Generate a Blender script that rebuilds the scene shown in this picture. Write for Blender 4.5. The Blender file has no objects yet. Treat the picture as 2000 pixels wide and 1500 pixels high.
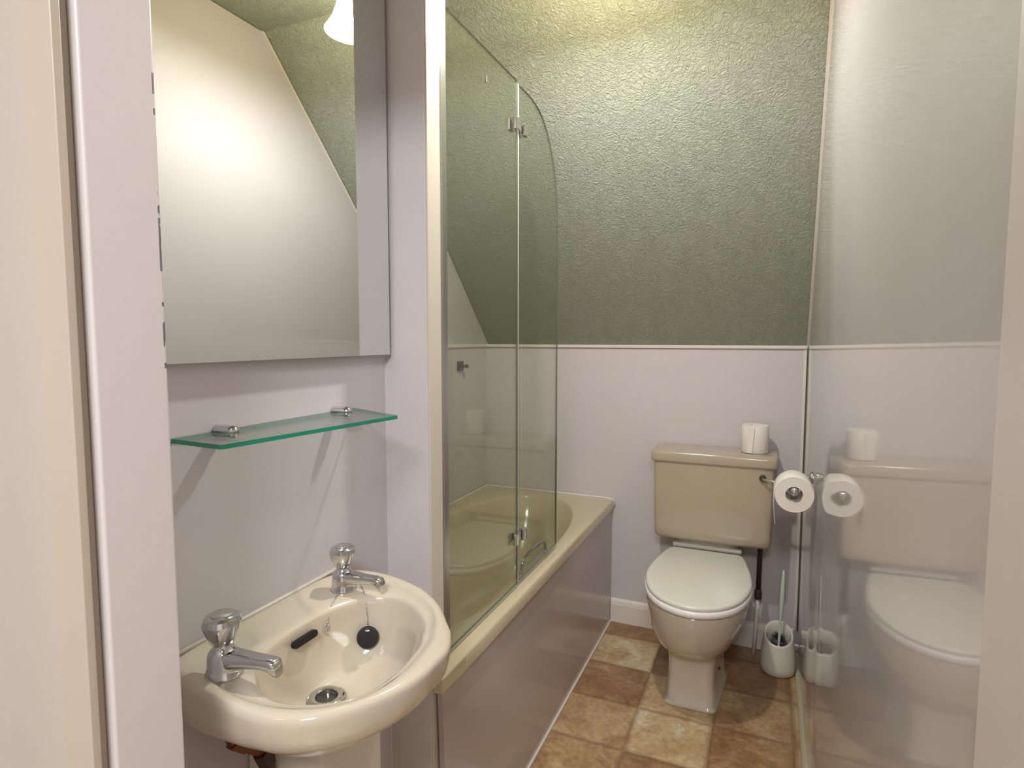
import bpy, bmesh, math, random
from mathutils import Vector, Matrix
random.seed(4)
SC = bpy.context.scene
COL = SC.collection
PI = math.pi

# ------------------------------------------------------------------ camera, world, lights, exposure
cam_d = bpy.data.cameras.new('camera')
cam = bpy.data.objects.new('camera', cam_d); COL.objects.link(cam)
cam_d.sensor_width = 36.0
cam_d.lens = 36.0*1160/2000
cam_d.clip_start = 0.02
pitch = math.atan(90/1160); yaw = math.atan(500/1160*math.cos(pitch))
cam.location = (0, 0, 1.28)
cam.rotation_euler = (PI/2-pitch, 0, yaw)
SC.camera = cam

w = bpy.data.worlds.new('world'); SC.world = w; w.use_nodes = True
w.node_tree.nodes['Background'].inputs[0].default_value = (0.82, 0.82, 0.90, 1)
w.node_tree.nodes['Background'].inputs[1].default_value = 0.34

def light(name, kind, loc, power, color, **kw):
    l = bpy.data.lights.new(name, kind); l.energy = power; l.color = color
    for k, v in kw.items(): setattr(l, k, v)
    o = bpy.data.objects.new(name, l); COL.objects.link(o); o.location = loc
    return o
LAMP = Vector((-0.40, 1.36, 2.142))
light('ceiling_lamp_light', 'POINT', LAMP+Vector((0, 0, -0.028)), 28.5, (1.0, 0.965, 0.92), shadow_soft_size=0.025)
hall = light('hall_ceiling_light', 'AREA', (0.10, -0.90, 2.27), 43.0, (0.96, 0.975, 1.0), shape='DISK', size=0.6)

SC.view_settings.view_transform = 'Standard'
SC.view_settings.look = 'None'
SC.view_settings.gamma = 1
SC.view_settings.use_curve_mapping = False
SC.view_settings.exposure = 0.45

# ------------------------------------------------------------------ materials
def srgb(r, g, b):
    f = lambda c: (c/255/12.92) if c/255 <= 0.04045 else ((c/255+0.055)/1.055)**2.4
    return (f(r), f(g), f(b), 1)

def mat(name, col, rough=0.5, metal=0.0, ior=1.5, noise=0.0, nscale=20, bump=0.0, bscale=60, coat=0.0, bdist=0.002):
    m = bpy.data.materials.new(name); m.use_nodes = True
    nt = m.node_tree; b = nt.nodes['Principled BSDF']
    b.inputs['Base Color'].default_value = col
    b.inputs['Roughness'].default_value = rough
    b.inputs['Metallic'].default_value = metal
    b.inputs['IOR'].default_value = ior
    b.inputs['Coat Weight'].default_value = coat
    b.inputs['Coat Roughness'].default_value = 0.05
    tc = nt.nodes.new('ShaderNodeTexCoord')
    if noise:
        n = nt.nodes.new('ShaderNodeTexNoise'); n.inputs['Scale'].default_value = nscale; n.inputs['Detail'].default_value = 4
        nt.links.new(tc.outputs['Object'], n.inputs['Vector'])
        mx = nt.nodes.new('ShaderNodeMix'); mx.data_type = 'RGBA'
        mx.inputs[6].default_value = tuple(c*(1-noise) for c in col[:3])+(1,)
        mx.inputs[7].default_value = tuple(min(1, c*(1+noise)) for c in col[:3])+(1,)
        nt.links.new(n.outputs['Fac'], mx.inputs[0]); nt.links.new(mx.outputs[2], b.inputs['Base Color'])
    if bump:
        n2 = nt.nodes.new('ShaderNodeTexNoise'); n2.inputs['Scale'].default_value = bscale; n2.inputs['Detail'].default_value = 3
        nt.links.new(tc.outputs['Object'], n2.inputs['Vector'])
        bp = nt.nodes.new('ShaderNodeBump'); bp.inputs['Strength'].default_value = bump; bp.inputs['Distance'].default_value = bdist
        nt.links.new(n2.outputs['Fac'], bp.inputs['Height']); nt.links.new(bp.outputs['Normal'], b.inputs['Normal'])
    return m

M = {}
M['paint_lav'] = mat('lavender_white_paint', srgb(206, 200, 203), 0.38, noise=0.02, nscale=6, bump=0.10, bscale=90)
M['paint_cream'] = mat('cream_gloss_paint', srgb(208, 200, 186), 0.30, noise=0.02, nscale=5, bump=0.12, bscale=25)
M['panel'] = mat('glossy_wall_panel', srgb(198, 192, 192), 0.05, ior=2.0, noise=0.015, nscale=3, bump=0.06, bscale=6)
M['panel_back'] = mat('back_wall_panel', srgb(206, 199, 200), 0.33, noise=0.015, nscale=3, bump=0.05, bscale=120)
M['bath_panel'] = mat('bath_side_panel', srgb(186, 174, 170), 0.13, noise=0.02, nscale=4)
M['ceramic'] = mat('cream_ceramic', srgb(202, 191, 172), 0.10, noise=0.01, coat=0.5)
M['tank'] = mat('cistern_cream_ceramic', srgb(180, 166, 145), 0.16, noise=0.02, nscale=8, coat=0.4)
M['bath'] = mat('cream_acrylic', srgb(200, 188, 158), 0.13, noise=0.01, coat=0.4)
M['white_plastic'] = mat('white_plastic', srgb(226, 222, 210), 0.22, noise=0.01)
M['seat'] = mat('white_seat_plastic', srgb(238, 234, 232), 0.2, noise=0.01)
M['white_trim'] = mat('white_trim', srgb(226, 219, 210), 0.35, noise=0.02)
M['chrome'] = mat('chrome', (0.62, 0.62, 0.63, 1), 0.08, metal=1.0, noise=0.02)
M['alum'] = mat('aluminium', (0.62, 0.61, 0.58, 1), 0.25, metal=1.0, noise=0.02)
M['dark_metal'] = mat('dark_metal', (0.10, 0.095, 0.08, 1), 0.3, metal=0.7, noise=0.05)
M['black'] = mat('black_rubber', (0.010, 0.007, 0.009, 1), 0.4, noise=0.05)
M['hole'] = mat('dark_opening', (0.006, 0.004, 0.004, 1), 0.8, noise=0.05)
M['paper'] = mat('tissue_paper', srgb(236, 230, 222), 0.9, noise=0.02, nscale=30, bump=0.3, bscale=150)
M['card'] = mat('cardboard_core', srgb(70, 45, 38), 0.9, noise=0.05)
M['copper'] = mat('tarnished_copper', srgb(120, 72, 45), 0.35, metal=0.6, noise=0.35, nscale=60)
M['brown_pipe'] = mat('dark_brown_pipe', srgb(62, 42, 40), 0.4, noise=0.1)
M['caulk'] = mat('white_sealant', srgb(222, 214, 204), 0.5, noise=0.03)
M['bead'] = mat('cream_floor_bead', srgb(196, 186, 158), 0.4, noise=0.04, nscale=12)
M['brush_handle'] = mat('pale_green_plastic', srgb(205, 222, 205), 0.25, noise=0.02)
M['mirror'] = mat('mirror_silver', (0.76, 0.78, 0.765, 1), 0.0, metal=1.0)
M['mirror_edge'] = mat('mirror_back_edge', srgb(70, 72, 74), 0.4, noise=0.05)
M['hall_wall'] = mat('hall_paint', srgb(205, 200, 196), 0.6, noise=0.02)

M['paint_stop_shaded'] = mat('shaded_door_stop_paint', srgb(186, 175, 158), 0.35, noise=0.02, nscale=4, bump=0.1, bscale=30)  # cream paint, with the shade of the stop's front face mixed into its colour
M['chip_plain'] = mat('door_lining_paint', srgb(212, 204, 198), 0.35, noise=0.02, nscale=4, bump=0.1, bscale=30)
# chipped door corner paint: bare dark patches only along the sharp corner
m = M['chip'] = mat('chipped_lavender_paint', srgb(212, 204, 202), 0.38, bump=0.1, bscale=90)
nt = m.node_tree; b = nt.nodes['Principled BSDF']
tc = nt.nodes.new('ShaderNodeTexCoord'); sx = nt.nodes.new('ShaderNodeSeparateXYZ')
nt.links.new(tc.outputs['Object'], sx.inputs[0])
def math_node(nt, op, a, bb=None):
    n = nt.nodes.new('ShaderNodeMath'); n.operation = op
    if op == 'COMPARE': n.inputs[2].default_value = 0.4
    for i, v in enumerate((a, bb)):
        if v is None: continue
        if isinstance(v, (int, float)): n.inputs[i].default_value = v
        else: nt.links.new(v, n.inputs[i])
    return n.outputs[0]
mp = nt.nodes.new('ShaderNodeMapping'); mp.inputs['Scale'].default_value = (1, 1, 1)
nt.links.new(tc.outputs['Object'], mp.inputs[0])
nz = nt.nodes.new('ShaderNodeTexNoise'); nz.inputs['Scale'].default_value = 9; nz.inputs['Detail'].default_value = 5
nt.links.new(mp.outputs[0], nz.inputs['Vector'])
nz2 = nt.nodes.new('ShaderNodeTexNoise'); nz2.inputs['Scale'].default_value = 55
nt.links.new(mp.outputs[0], nz2.inputs['Vector'])
edge = math_node(nt, 'GREATER_THAN', sx.outputs['Y'], 0.4030)
big = math_node(nt, 'GREATER_THAN', nz.outputs['Fac'], 0.50)
sm = math_node(nt, 'GREATER_THAN', nz2.outputs['Fac'], 0.49)
def band(a, b_): return math_node(nt, 'MULTIPLY', math_node(nt, 'GREATER_THAN', sx.outputs['Z'], a), math_node(nt, 'LESS_THAN', sx.outputs['Z'], b_))
lo = math_node(nt, 'MAXIMUM', math_node(nt, 'MAXIMUM', band(1.493, 1.532), band(1.345, 1.425)), band(1.25, 1.315))
f = edge
for q in (sm, lo): f = math_node(nt, 'MULTIPLY', f, q)
mx = nt.nodes.new('ShaderNodeMix'); mx.data_type = 'RGBA'
mx.inputs[6].default_value = srgb(212, 204, 202); mx.inputs[7].default_value = srgb(112, 102, 108)
nt.links.new(f, mx.inputs[0]); nt.links.new(mx.outputs[2], b.inputs['Base Color'])

# textured green sloping ceiling (blown wallpaper)
def green_material():
    m = bpy.data.materials.new('textured_green_paint'); m.use_nodes = True
    nt = m.node_tree; b = nt.nodes['Principled BSDF']
    b.inputs['Base Color'].default_value = srgb(162, 168, 152); b.inputs['Roughness'].default_value = 0.42
    tc = nt.nodes.new('ShaderNodeTexCoord')
    n0 = nt.nodes.new('ShaderNodeTexNoise'); n0.inputs['Scale'].default_value = 12; n0.inputs['Detail'].default_value = 2
    nt.links.new(tc.outputs['Object'], n0.inputs['Vector'])
    mixv = nt.nodes.new('ShaderNodeMix'); mixv.data_type = 'RGBA'; mixv.blend_type = 'LINEAR_LIGHT'; mixv.inputs[0].default_value = 0.03
    nt.links.new(tc.outputs['Object'], mixv.inputs[6]); nt.links.new(n0.outputs['Color'], mixv.inputs[7])
    n = nt.nodes.new('ShaderNodeTexNoise'); n.inputs['Scale'].default_value = 125; n.inputs['Detail'].default_value = 3; n.inputs['Distortion'].default_value = 1.1
    nt.links.new(mixv.outputs[2], n.inputs['Vector'])
    r = nt.nodes.new('ShaderNodeValToRGB'); r.color_ramp.elements[0].position = 0.30; r.color_ramp.elements[1].position = 0.70
    nt.links.new(n.outputs['Fac'], r.inputs[0])
    bp = nt.nodes.new('ShaderNodeBump'); bp.inputs['Strength'].default_value = 0.9; bp.inputs['Distance'].default_value = 0.003
    nt.links.new(r.outputs[0], bp.inputs['Height']); nt.links.new(bp.outputs[0], b.inputs['Normal'])
    return m
M['green'] = green_material()

# vinyl floor printed with stone tiles
def floor_material():
    m = bpy.data.materials.new('vinyl_stone_tiles'); m.use_nodes = True
    nt = m.node_tree; b = nt.nodes['Principled BSDF']; L = nt.links.new
    b.inputs['Roughness'].default_value = 0.33
    tc = nt.nodes.new('ShaderNodeTexCoord')
    mp = nt.nodes.new('ShaderNodeMapping'); mp.vector_type = 'POINT'
    mp.inputs['Location'].default_value = (0.620/0.245+8, -(1.7475/0.2345)+16, 0)
    mp.inputs['Scale'].default_value = (1/0.245, 1/0.2345, 1)
    L(tc.outputs['Object'], mp.inputs[0])
    # wobble the joints a little
    wn = nt.nodes.new('ShaderNodeTexNoise'); wn.inputs['Scale'].default_value = 7; wn.inputs['Detail'].default_value = 3
    L(mp.outputs[0], wn.inputs['Vector'])
    wm = nt.nodes.new('ShaderNodeMix'); wm.data_type = 'RGBA'; wm.blend_type = 'LINEAR_LIGHT'; wm.inputs[0].default_value = 0.018
    L(mp.outputs[0], wm.inputs[6]); L(wn.outputs['Color'], wm.inputs[7])
    s = nt.nodes.new('ShaderNodeSeparateXYZ'); L(wm.outputs[2], s.inputs[0])
    d = None
    for ax in ('X', 'Y'):
        fr = math_node(nt, 'FRACT', s.outputs[ax])
        dd = math_node(nt, 'MINIMUM', fr, math_node(nt, 'SUBTRACT', 1.0, fr))
        d = dd if d is None else math_node(nt, 'MINIMUM', d, dd)
    fx = math_node(nt, 'FLOOR', s.outputs['X']); fy = math_node(nt, 'FLOOR', s.outputs['Y'])
    cb = nt.nodes.new('ShaderNodeCombineXYZ'); L(fx, cb.inputs[0]); L(fy, cb.inputs[1]); cb.inputs[2].default_value = 3.7
    wnz = nt.nodes.new('ShaderNodeTexWhiteNoise'); wnz.noise_dimensions = '3D'; L(cb.outputs[0], wnz.inputs['Vector'])
    # the printed pattern: pale, mid and dark tiles in the order they are laid
    tone = wnz.outputs['Value']
    for ix, iy, tv in ((8, 19, .05), (8, 18, .92), (8, 17, .10), (8, 16, .55), (8, 15, .45), (9, 19, .05), (9, 18, .0), (9, 17, .72), (9, 16, .88), (9, 15, .15),
                       (10, 19, .1), (10, 18, .05), (10, 17, .42), (10, 16, .22), (10, 15, .3), (7, 16, .4)):
        gt = math_node(nt, 'MULTIPLY', math_node(nt, 'COMPARE', fx, float(ix)), math_node(nt, 'COMPARE', fy, float(iy)))
        mxt = nt.nodes.new('ShaderNodeMix'); mxt.data_type = 'FLOAT'; L(gt, mxt.inputs[0]); L(tone, mxt.inputs[2]); mxt.inputs[3].default_value = tv
        tone = mxt.outputs[0]
    n1 = nt.nodes.new('ShaderNodeTexNoise'); n1.inputs['Scale'].default_value = 2.2; n1.inputs['Detail'].default_value = 7; n1.inputs['Roughness'].default_value = 0.62; n1.inputs['Distortion'].default_value = 0.8
    n1.noise_dimensions = '4D'; L(wnz.outputs['Value'], n1.inputs['W']); L(mp.outputs[0], n1.inputs['Vector'])
    k = math_node(nt, 'ADD', math_node(nt, 'MULTIPLY', math_node(nt, 'SUBTRACT', n1.outputs['Fac'], 0.5), 1.6),
                  math_node(nt, 'ADD', math_node(nt, 'MULTIPLY', tone, 0.62), 0.20))
    r = nt.nodes.new('ShaderNodeValToRGB'); cr = r.color_ramp
    cr.elements[0].position = 0.05; cr.elements[0].color = srgb(134, 98, 66)
    cr.elements[1].position = 0.95; cr.elements[1].color = srgb(210, 194, 164)
    for p, c in ((0.35, (162, 128, 92)), (0.6, (184, 154, 116)), (0.8, (200, 176, 136))):
        e = cr.elements.new(p); e.color = srgb(*c)
    L(k, r.inputs[0])
    n2 = nt.nodes.new('ShaderNodeTexNoise'); n2.inputs['Scale'].default_value = 14; n2.inputs['Detail'].default_value = 8
    L(mp.outputs[0], n2.inputs['Vector'])
    g = nt.nodes.new('ShaderNodeMapRange'); g.inputs['From Min'].default_value = 0.0; g.inputs['From Max'].default_value = 0.06
    g.inputs['To Min'].default_value = 0.55; g.inputs['To Max'].default_value = 0.0; g.interpolation_type = 'SMOOTHSTEP'
    L(d, g.inputs['Value'])
    gm = nt.nodes.new('ShaderNodeMix'); gm.data_type = 'RGBA'; gm.inputs[7].default_value = srgb(112, 80, 52)
    L(math_node(nt, 'MULTIPLY', g.outputs[0], math_node(nt, 'ADD', n2.outputs['Fac'], 0.4)), gm.inputs[0]); L(r.outputs[0], gm.inputs[6])
    mm = nt.nodes.new('ShaderNodeMix'); mm.data_type = 'RGBA'; mm.blend_type = 'OVERLAY'; mm.inputs[0].default_value = 0.45
    L(gm.outputs[2], mm.inputs[6]); L(n2.outputs['Fac'], mm.inputs[7])
    L(mm.outputs[2], b.inputs['Base Color'])
    bp = nt.nodes.new('ShaderNodeBump'); bp.inputs['Strength'].default_value = 0.15; bp.inputs['Distance'].default_value = 0.001
    L(math_node(nt, 'ADD', n2.outputs['Fac'], math_node(nt, 'MULTIPLY', g.outputs[0], -1.0)), bp.inputs['Height'])
    L(bp.outputs[0], b.inputs['Normal'])
    return m
M['floor'] = floor_material()

def glass_material(name, tint):
    m = bpy.data.materials.new(name); m.use_nodes = True
    nt = m.node_tree; nt.nodes.clear(); L = nt.links.new
    out = nt.nodes.new('ShaderNodeOutputMaterial')
    tr = nt.nodes.new('ShaderNodeBsdfTransparent'); tr.inputs[0].default_value = tint
    gl = nt.nodes.new('ShaderNodeBsdfGlossy'); gl.inputs['Roughness'].default_value = 0.01
    ge = nt.nodes.new('ShaderNodeNewGeometry')
    ior = nt.nodes.new('ShaderNodeMapRange'); ior.inputs['To Min'].default_value = 1.5; ior.inputs['To Max'].default_value = 1/1.5
    L(ge.outputs['Backfacing'], ior.inputs['Value'])
    fr = nt.nodes.new('ShaderNodeFresnel'); L(ior.outputs[0], fr.inputs['IOR'])
    mx = nt.nodes.new('ShaderNodeMixShader'); L(fr.outputs[0], mx.inputs[0]); L(tr.outputs[0], mx.inputs[1]); L(gl.outputs[0], mx.inputs[2])
    L(mx.outputs[0], out.inputs['Surface'])
    return m
M['glass'] = glass_material('clear_screen_glass', (0.93, 0.95, 0.90, 1))
M['shelf_glass'] = glass_material('shelf_glass', (0.91, 0.965, 0.94, 1))
M['clear_seal'] = mat('clear_plastic_seal', srgb(190, 192, 180), 0.2, noise=0.02)
M['glass_edge'] = mat('green_glass_edge', srgb(28, 138, 110), 0.12, noise=0.25, nscale=9)
M['screen_edge'] = mat('thin_glass_edge', srgb(92, 98, 82), 0.25, noise=0.05)

def shade_material():
    m = bpy.data.materials.new('lit_opal_glass'); m.use_nodes = True
    nt = m.node_tree; nt.nodes.clear(); L = nt.links.new
    out = nt.nodes.new('ShaderNodeOutputMaterial')
    tr = nt.nodes.new('ShaderNodeBsdfTransparent'); tr.inputs[0].default_value = (1, 0.93, 0.74, 1)
    em = nt.nodes.new('ShaderNodeEmission'); em.inputs[0].default_value = (1, 0.93, 0.76, 1); em.inputs[1].default_value = 5
    mx = nt.nodes.new('ShaderNodeMixShader'); mx.inputs[0].default_value = 0.55
    L(tr.outputs[0], mx.inputs[1]); L(em.outputs[0], mx.inputs[2]); L(mx.outputs[0], out.inputs['Surface'])
    return m
M['shade'] = shade_material()

# ------------------------------------------------------------------ mesh helpers
def obj(name, bm, material, parent=None, smooth=False, bevel=0.0, seg=2, auto=None):
    me = bpy.data.meshes.new(name)
    bmesh.ops.recalc_face_normals(bm, faces=bm.faces)
    bm.to_mesh(me); bm.free()
    mats = material if isinstance(material, (list, tuple)) else [material]
    for mm in mats: me.materials.append(mm)
    o = bpy.data.objects.new(name, me); COL.objects.link(o)
    if parent is not None:
        o.parent = parent
        o.matrix_parent_inverse = Matrix.Translation(-parent.location)
    if bevel:
        bv = o.modifiers.new('bevel', 'BEVEL'); bv.width = bevel; bv.segments = seg; bv.limit_method = 'ANGLE'; bv.angle_limit = math.radians(40)
        bv.harden_normals = False
    if smooth:
        for p in me.polygons: p.use_smooth = True
        if auto: me.set_sharp_from_angle(angle=math.radians(auto))
    elif bevel:
        for p in me.polygons: p.use_smooth = True
        me.set_sharp_from_angle(angle=math.radians(35)) if not bevel else None
        wn = o.modifiers.new('wn', 'WEIGHTED_NORMAL'); wn.keep_sharp = True
    return o
def tag(o, label=None, cat=None, group=None, kind=None):
    if label: o['label'] = label
    if cat: o['category'] = cat
    if group: o['group'] = group
    if kind: o['kind'] = kind
    return o
def thing(name, loc, label, cat, group=None):
    o = bpy.data.objects.new(name, None); COL.objects.link(o); o.location = loc; o.empty_display_size = 0.05
    return tag(o, label, cat, group)
def box(bm, x0, x1, y0, y1, z0, z1):
    v = [bm.verts.new((x, y, z)) for z in (z0, z1) for x, y in ((x0, y0), (x1, y0), (x1, y1), (x0, y1))]
    for f in ((3, 2, 1, 0), (4, 5, 6, 7), (0, 1, 5, 4), (1, 2, 6, 5), (2, 3, 7, 6), (3, 0, 4, 7)):
        bm.faces.new([v[i] for i in f])
    return v
def boxes(*bs):
    bm = bmesh.new()
    for b_ in bs: box(bm, *b_)
    return bm
def prism(pts, axis, a, b_):
    """extrude a polygon; axis 'x': pts are (y,z), 'z': pts are (x,y), 'y': pts are (x,z)"""
    bm = bmesh.new()
    def P(p, q):
        return {'x': (q, p[0], p[1]), 'y': (p[0], q, p[1]), 'z': (p[0], p[1], q)}[axis]
    A = [bm.verts.new(P(p, a)) for p in pts]; B = [bm.verts.new(P(p, b_)) for p in pts]
    bm.faces.new(A); bm.faces.new(B[::-1])
    n = len(pts)
    for i in range(n): bm.faces.new((A[i], A[(i+1) % n], B[(i+1) % n], B[i]))
    return bm
def loft(rings, cap0=True, cap1=True, bm=None, closed=True):
    bm = bm or bmesh.new()
    R = [[bm.verts.new(p) for p in r] for r in rings]
    n = len(R[0])
    for a, b_ in zip(R[:-1], R[1:]):
        for i in range(n if closed else n-1):
            bm.faces.new((a[i], a[(i+1) % n], b_[(i+1) % n], b_[i]))
    if cap0: bm.faces.new(R[0][::-1])
    if cap1: bm.faces.new(R[-1])
    return bm
def lathe(profile, center=(0, 0, 0), n=40, axis='z', cap0=True, cap1=True, bm=None, facet=None):
    cx, cy, cz = center; rings = []
    for r, h in profile:
        ring = []
        for i in range(n):
            a = 2*PI*i/n; rr = max(r, 1e-5)
            c, s = rr*math.cos(a), rr*math.sin(a)
            ring.append({'z': (cx+c, cy+s, cz+h), 'y': (cx+c, cy+h, cz+s), 'x': (cx+h, cy+c, cz+s)}[axis])
        rings.append(ring)
    return loft(rings, cap0, cap1, bm)
def tube(pts, r, n=12, bm=None, cap=True):
    pts = [Vector(p) for p in pts]; rings = []
    t0 = (pts[1]-pts[0]).normalized()
    up = Vector((0, 0, 1)) if abs(t0.z) < 0.9 else Vector((1, 0, 0))
    for i, p in enumerate(pts):
        t = (pts[min(i+1, len(pts)-1)]-pts[max(i-1, 0)]).normalized()
        s = t.cross(up).normalized(); u2 = s.cross(t); up = u2
        rr = r[i] if isinstance(r, (list, tuple)) else r
        rings.append([tuple(p+s*rr*math.cos(2*PI*k/n)+u2*rr*math.sin(2*PI*k/n)) for k in range(n)])
    return loft(rings, cap, cap, bm)
def spline(ctrl, n, closed=True):
    """Catmull-Rom resampled evenly"""
    c = [Vector(p) for p in ctrl]; m_ = len(c); out = []
    segs = m_ if closed else m_-1
    g = (lambda i: c[i % m_]) if closed else (lambda i: c[max(0, min(m_-1, i))])
    for i in range(segs):
        p0, p1, p2, p3 = g(i-1), g(i), g(i+1), g(i+2)
        for k in range(24):
            t = k/24
            out.append(0.5*((2*p1)+(-p0+p2)*t+(2*p0-5*p1+4*p2-p3)*t*t+(-p0+3*p1-3*p2+p3)*t**3))
    if not closed: out.append(c[-1])
    else: out.append(out[0])
    L = [0]
    for a, b_ in zip(out[:-1], out[1:]): L.append(L[-1]+(b_-a).length)
    res = []; j = 0; cnt = n if closed else n-1
    for i in range(n):
        d = L[-1]*i/cnt
        while j < len(L)-2 and L[j+1] < d: j += 1
        t = (d-L[j])/max(1e-9, L[j+1]-L[j]); res.append(out[j].lerp(out[j+1], min(1, t)))
    return res
def sup(cx, cy, a, b_, n, e=2.0, e2=None):
    """superellipse outline in x,y"""
    r = []
    for i in range(n):
        t = 2*PI*i/n; c, s = math.cos(t), math.sin(t)
        r.append((cx+a*math.copysign(abs(c)**(2/e), c), cy+b_*math.copysign(abs(s)**(2/(e2 or e)), s)))
    return r

# ------------------------------------------------------------------ room shell
D = 2.584           # back wall
XR = 0.145          # right wall
XL = -1.247         # left wall of the bath alcove
XS = -0.744         # wall behind the basin
ZC = 2.29           # flat ceiling
YN = 1.05           # front of the short return wall
def struct(name, bm, m_, **kw): return tag(obj(name, bm, m_, **kw), kind='structure')

struct('floor', boxes((-1.6, 1.5, -2.2, 2.75, -0.05, 0.0)), M['floor'])
# flat ceiling and sloping ceiling as one folded slab
struct('ceiling', prism([(-2.2, ZC), (1.56, ZC), (D+0.016, 1.25), (D+0.12, 1.25), (D+0.12, 1.36), (1.60, ZC+0.08), (-2.2, ZC+0.08)], 'x', -1.6, 1.5), M['green'])
struct('wall_back', boxes((XL-0.1, XR+0.1, D, D+0.1, 0, 1.25)), M['panel_back'])
# right wall: one tall glossy sheet, bowed a little along its length and leaning in at the top
def right_wall():
    bm = bmesh.new(); ny, rows = 90, [0, 0.6, 1.25, 1.75, 2.288]
    g = []
    for j, z in enumerate(rows):
        row = []
        for i in range(ny+1):
            y = 0.40+(2.606-0.40)*i/ny
            if z > 1.25: yy = min(y, 3.846-z)
            else: yy = min(y, D) if z < 1.24 else y
            x = XR-0.026*max(0, (z-1.25))/0.95
            x += 0.0010*math.sin((yy-1.75)*2*PI/0.42)*math.exp(-((yy-1.85)/0.35)**2)
            row.append(bm.verts.new((x, yy, z)))
        g.append(row)
    back = [[bm.verts.new((XR+0.10, v.co.y, v.co.z)) for v in (row[0], row[-1])] for row in g]
    for j in range(len(rows)-1):
        for i in range(ny): bm.faces.new((g[j][i], g[j][i+1], g[j+1][i+1], g[j+1][i]))
        bm.faces.new((g[j][0], back[j][0], back[j+1][0], g[j+1][0]))
        bm.faces.new((g[j][-1], back[j][-1], back[j+1][-1], g[j+1][-1]))
        bm.faces.new((back[j][0], back[j][1], back[j+1][1], back[j+1][0]))
    bmesh.ops.remove_doubles(bm, verts=bm.verts, dist=1e-5)
    return bm
wr = struct('wall_right', right_wall(), M['panel'], smooth=True, auto=30)
# left wall of the bath alcove
struct('wall_left', prism([(YN, 0), (D, 0), (D+0.01, 1.25), (1.566, ZC-0.005), (YN, ZC-0.005)], 'x', XL-0.1, XL), M['panel_back'])
# wall behind the basin with its short return
struct('wall_basin', prism([(XL-0.1, 0.405), (XS, 0.405), (XS, YN), (-0.640, YN), (-0.640, 1.098), (XL-0.1, 1.098)], 'z', 0, ZC-0.002), M['paint_lav'], bevel=0.003)
# door wall on both sides and above the doorway
struct('wall_door_left', boxes((-1.6, -0.604, 0.16, 0.403, 0, ZC-0.002)), M['paint_lav'])
struct('wall_door_right', boxes((0.121, 1.5, 0.16, 0.398, 0, ZC-0.002)), M['paint_lav'])
struct('wall_door_top', boxes((-0.604, 0.121, 0.16, 0.398, 1.99, ZC-0.002)), M['paint_lav'])
struct('trim_1', boxes((-0.604, -0.5465, 0.3365, 0.407, 0, 1.972)), M['chip'], bevel=0.0035, seg=3)
struct('trim_2', boxes((-0.604, -0.5475, 0.317, 0.3255, 0, 1.972), (-0.604, -0.557, 0.3255, 0.3365, 0, 1.972)), M['paint_stop_shaded'], bevel=0.0015)
struct('trim_3', boxes((-0.604, -0.586, 0.16, 0.317, 0, 1.972)), M['chip_plain'])
struct('trim_4', boxes((0.117, 0.1215, 0.16, 0.407, 0, 1.972)), M['chip_plain'], bevel=0.002)
struct('trim_5', boxes((-0.598, 0.117, 0.16, 0.40, 1.975, 1.99)), M['paint_cream'])
# hallway behind the camera
struct('wall_hall_back', boxes((-1.6, 1.5, -2.3, -2.2, 0, ZC)), M['hall_wall'])
struct('wall_hall_left', boxes((-1.7, -1.6, -2.3, 0.16, 0, ZC)), M['hall_wall'])
struct('wall_hall_right', boxes((1.5, 1.6, -2.3, 0.16, 0, ZC)), M['hall_wall'])

# painted wooden post at the end of the basin wall
struct('trim_6', boxes((-0.6405, -0.6365, 1.052, 1.1015, 0, ZC-0.003)), M['paint_cream'], bevel=0.0012)
# trims and sealant beads
struct('trim_7', boxes((XL, XR-0.002, D-0.010, D+0.002, 1.236, 1.250)), M['caulk'], bevel=0.003)
struct('trim_8', boxes((XL-0.002, XL+0.008, 1.12, D-0.01, 1.236, 1.250)), M['caulk'], bevel=0.003)
def rake(x0a, x0b, lean):
    bm = bmesh.new()
    z0, z1 = 1.25, 2.288
    def pt(x, z, dy): return bm.verts.new((x-lean*(z-1.25)/0.95, 3.846-z+dy, z))
    r0 = [pt(x0a, z0, -0.011), pt(x0b, z0, -0.011), pt(x0b, z0, 0.0), pt(x0a, z0, 0.0)]
    r1 = [pt(x0a, z1, -0.011), pt(x0b, z1, -0.011), pt(x0b, z1, 0.0), pt(x0a, z1, 0.0)]
    for i in range(4): bm.faces.new((r0[i], r0[(i+1) % 4], r1[(i+1) % 4], r1[i]))
    bm.faces.new(r0); bm.faces.new(r1)
    return bm
struct('trim_9', rake(XR-0.0045, XR+0.004, 0.026), M['caulk'])
struct('trim_10', rake(XL-0.004, XL+0.006, 0.0), M['caulk'])
struct('trim_11', boxes((XR-0.003, XR+0.001, D-0.004, D, 0.10, 1.236)), M['dark_metal'])
struct('trim_12', boxes((XR-0.014, XR-0.004, D-0.003, D+0.001, 0.10, 1.236)), M['white_trim'])
# floor bead along the right wall
struct('baseboard_right', prism([(XR+0.001, 0), (XR-0.013, 0), (XR-0.011, 0.008), (XR-0.004, 0.014), (XR+0.001, 0.016)], 'y', 0.41, D-0.016), M['bead'])
# skirting of the back wall with a moulded top
struct('baseboard_back', prism([(D+0.001, 0), (D-0.016, 0), (D-0.016, 0.082), (D-0.013, 0.084), (D-0.013, 0.088), (D-0.010, 0.097), (D-0.004, 0.104), (D+0.001, 0.105)], 'x', -0.618, XR-0.016), M['white_trim'])
# small bead where the bath panel meets floor
struct('trim_13', boxes((-0.6195, -0.613, 1.14, D-0.016, 0.0, 0.006)), M['caulk'])

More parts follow.
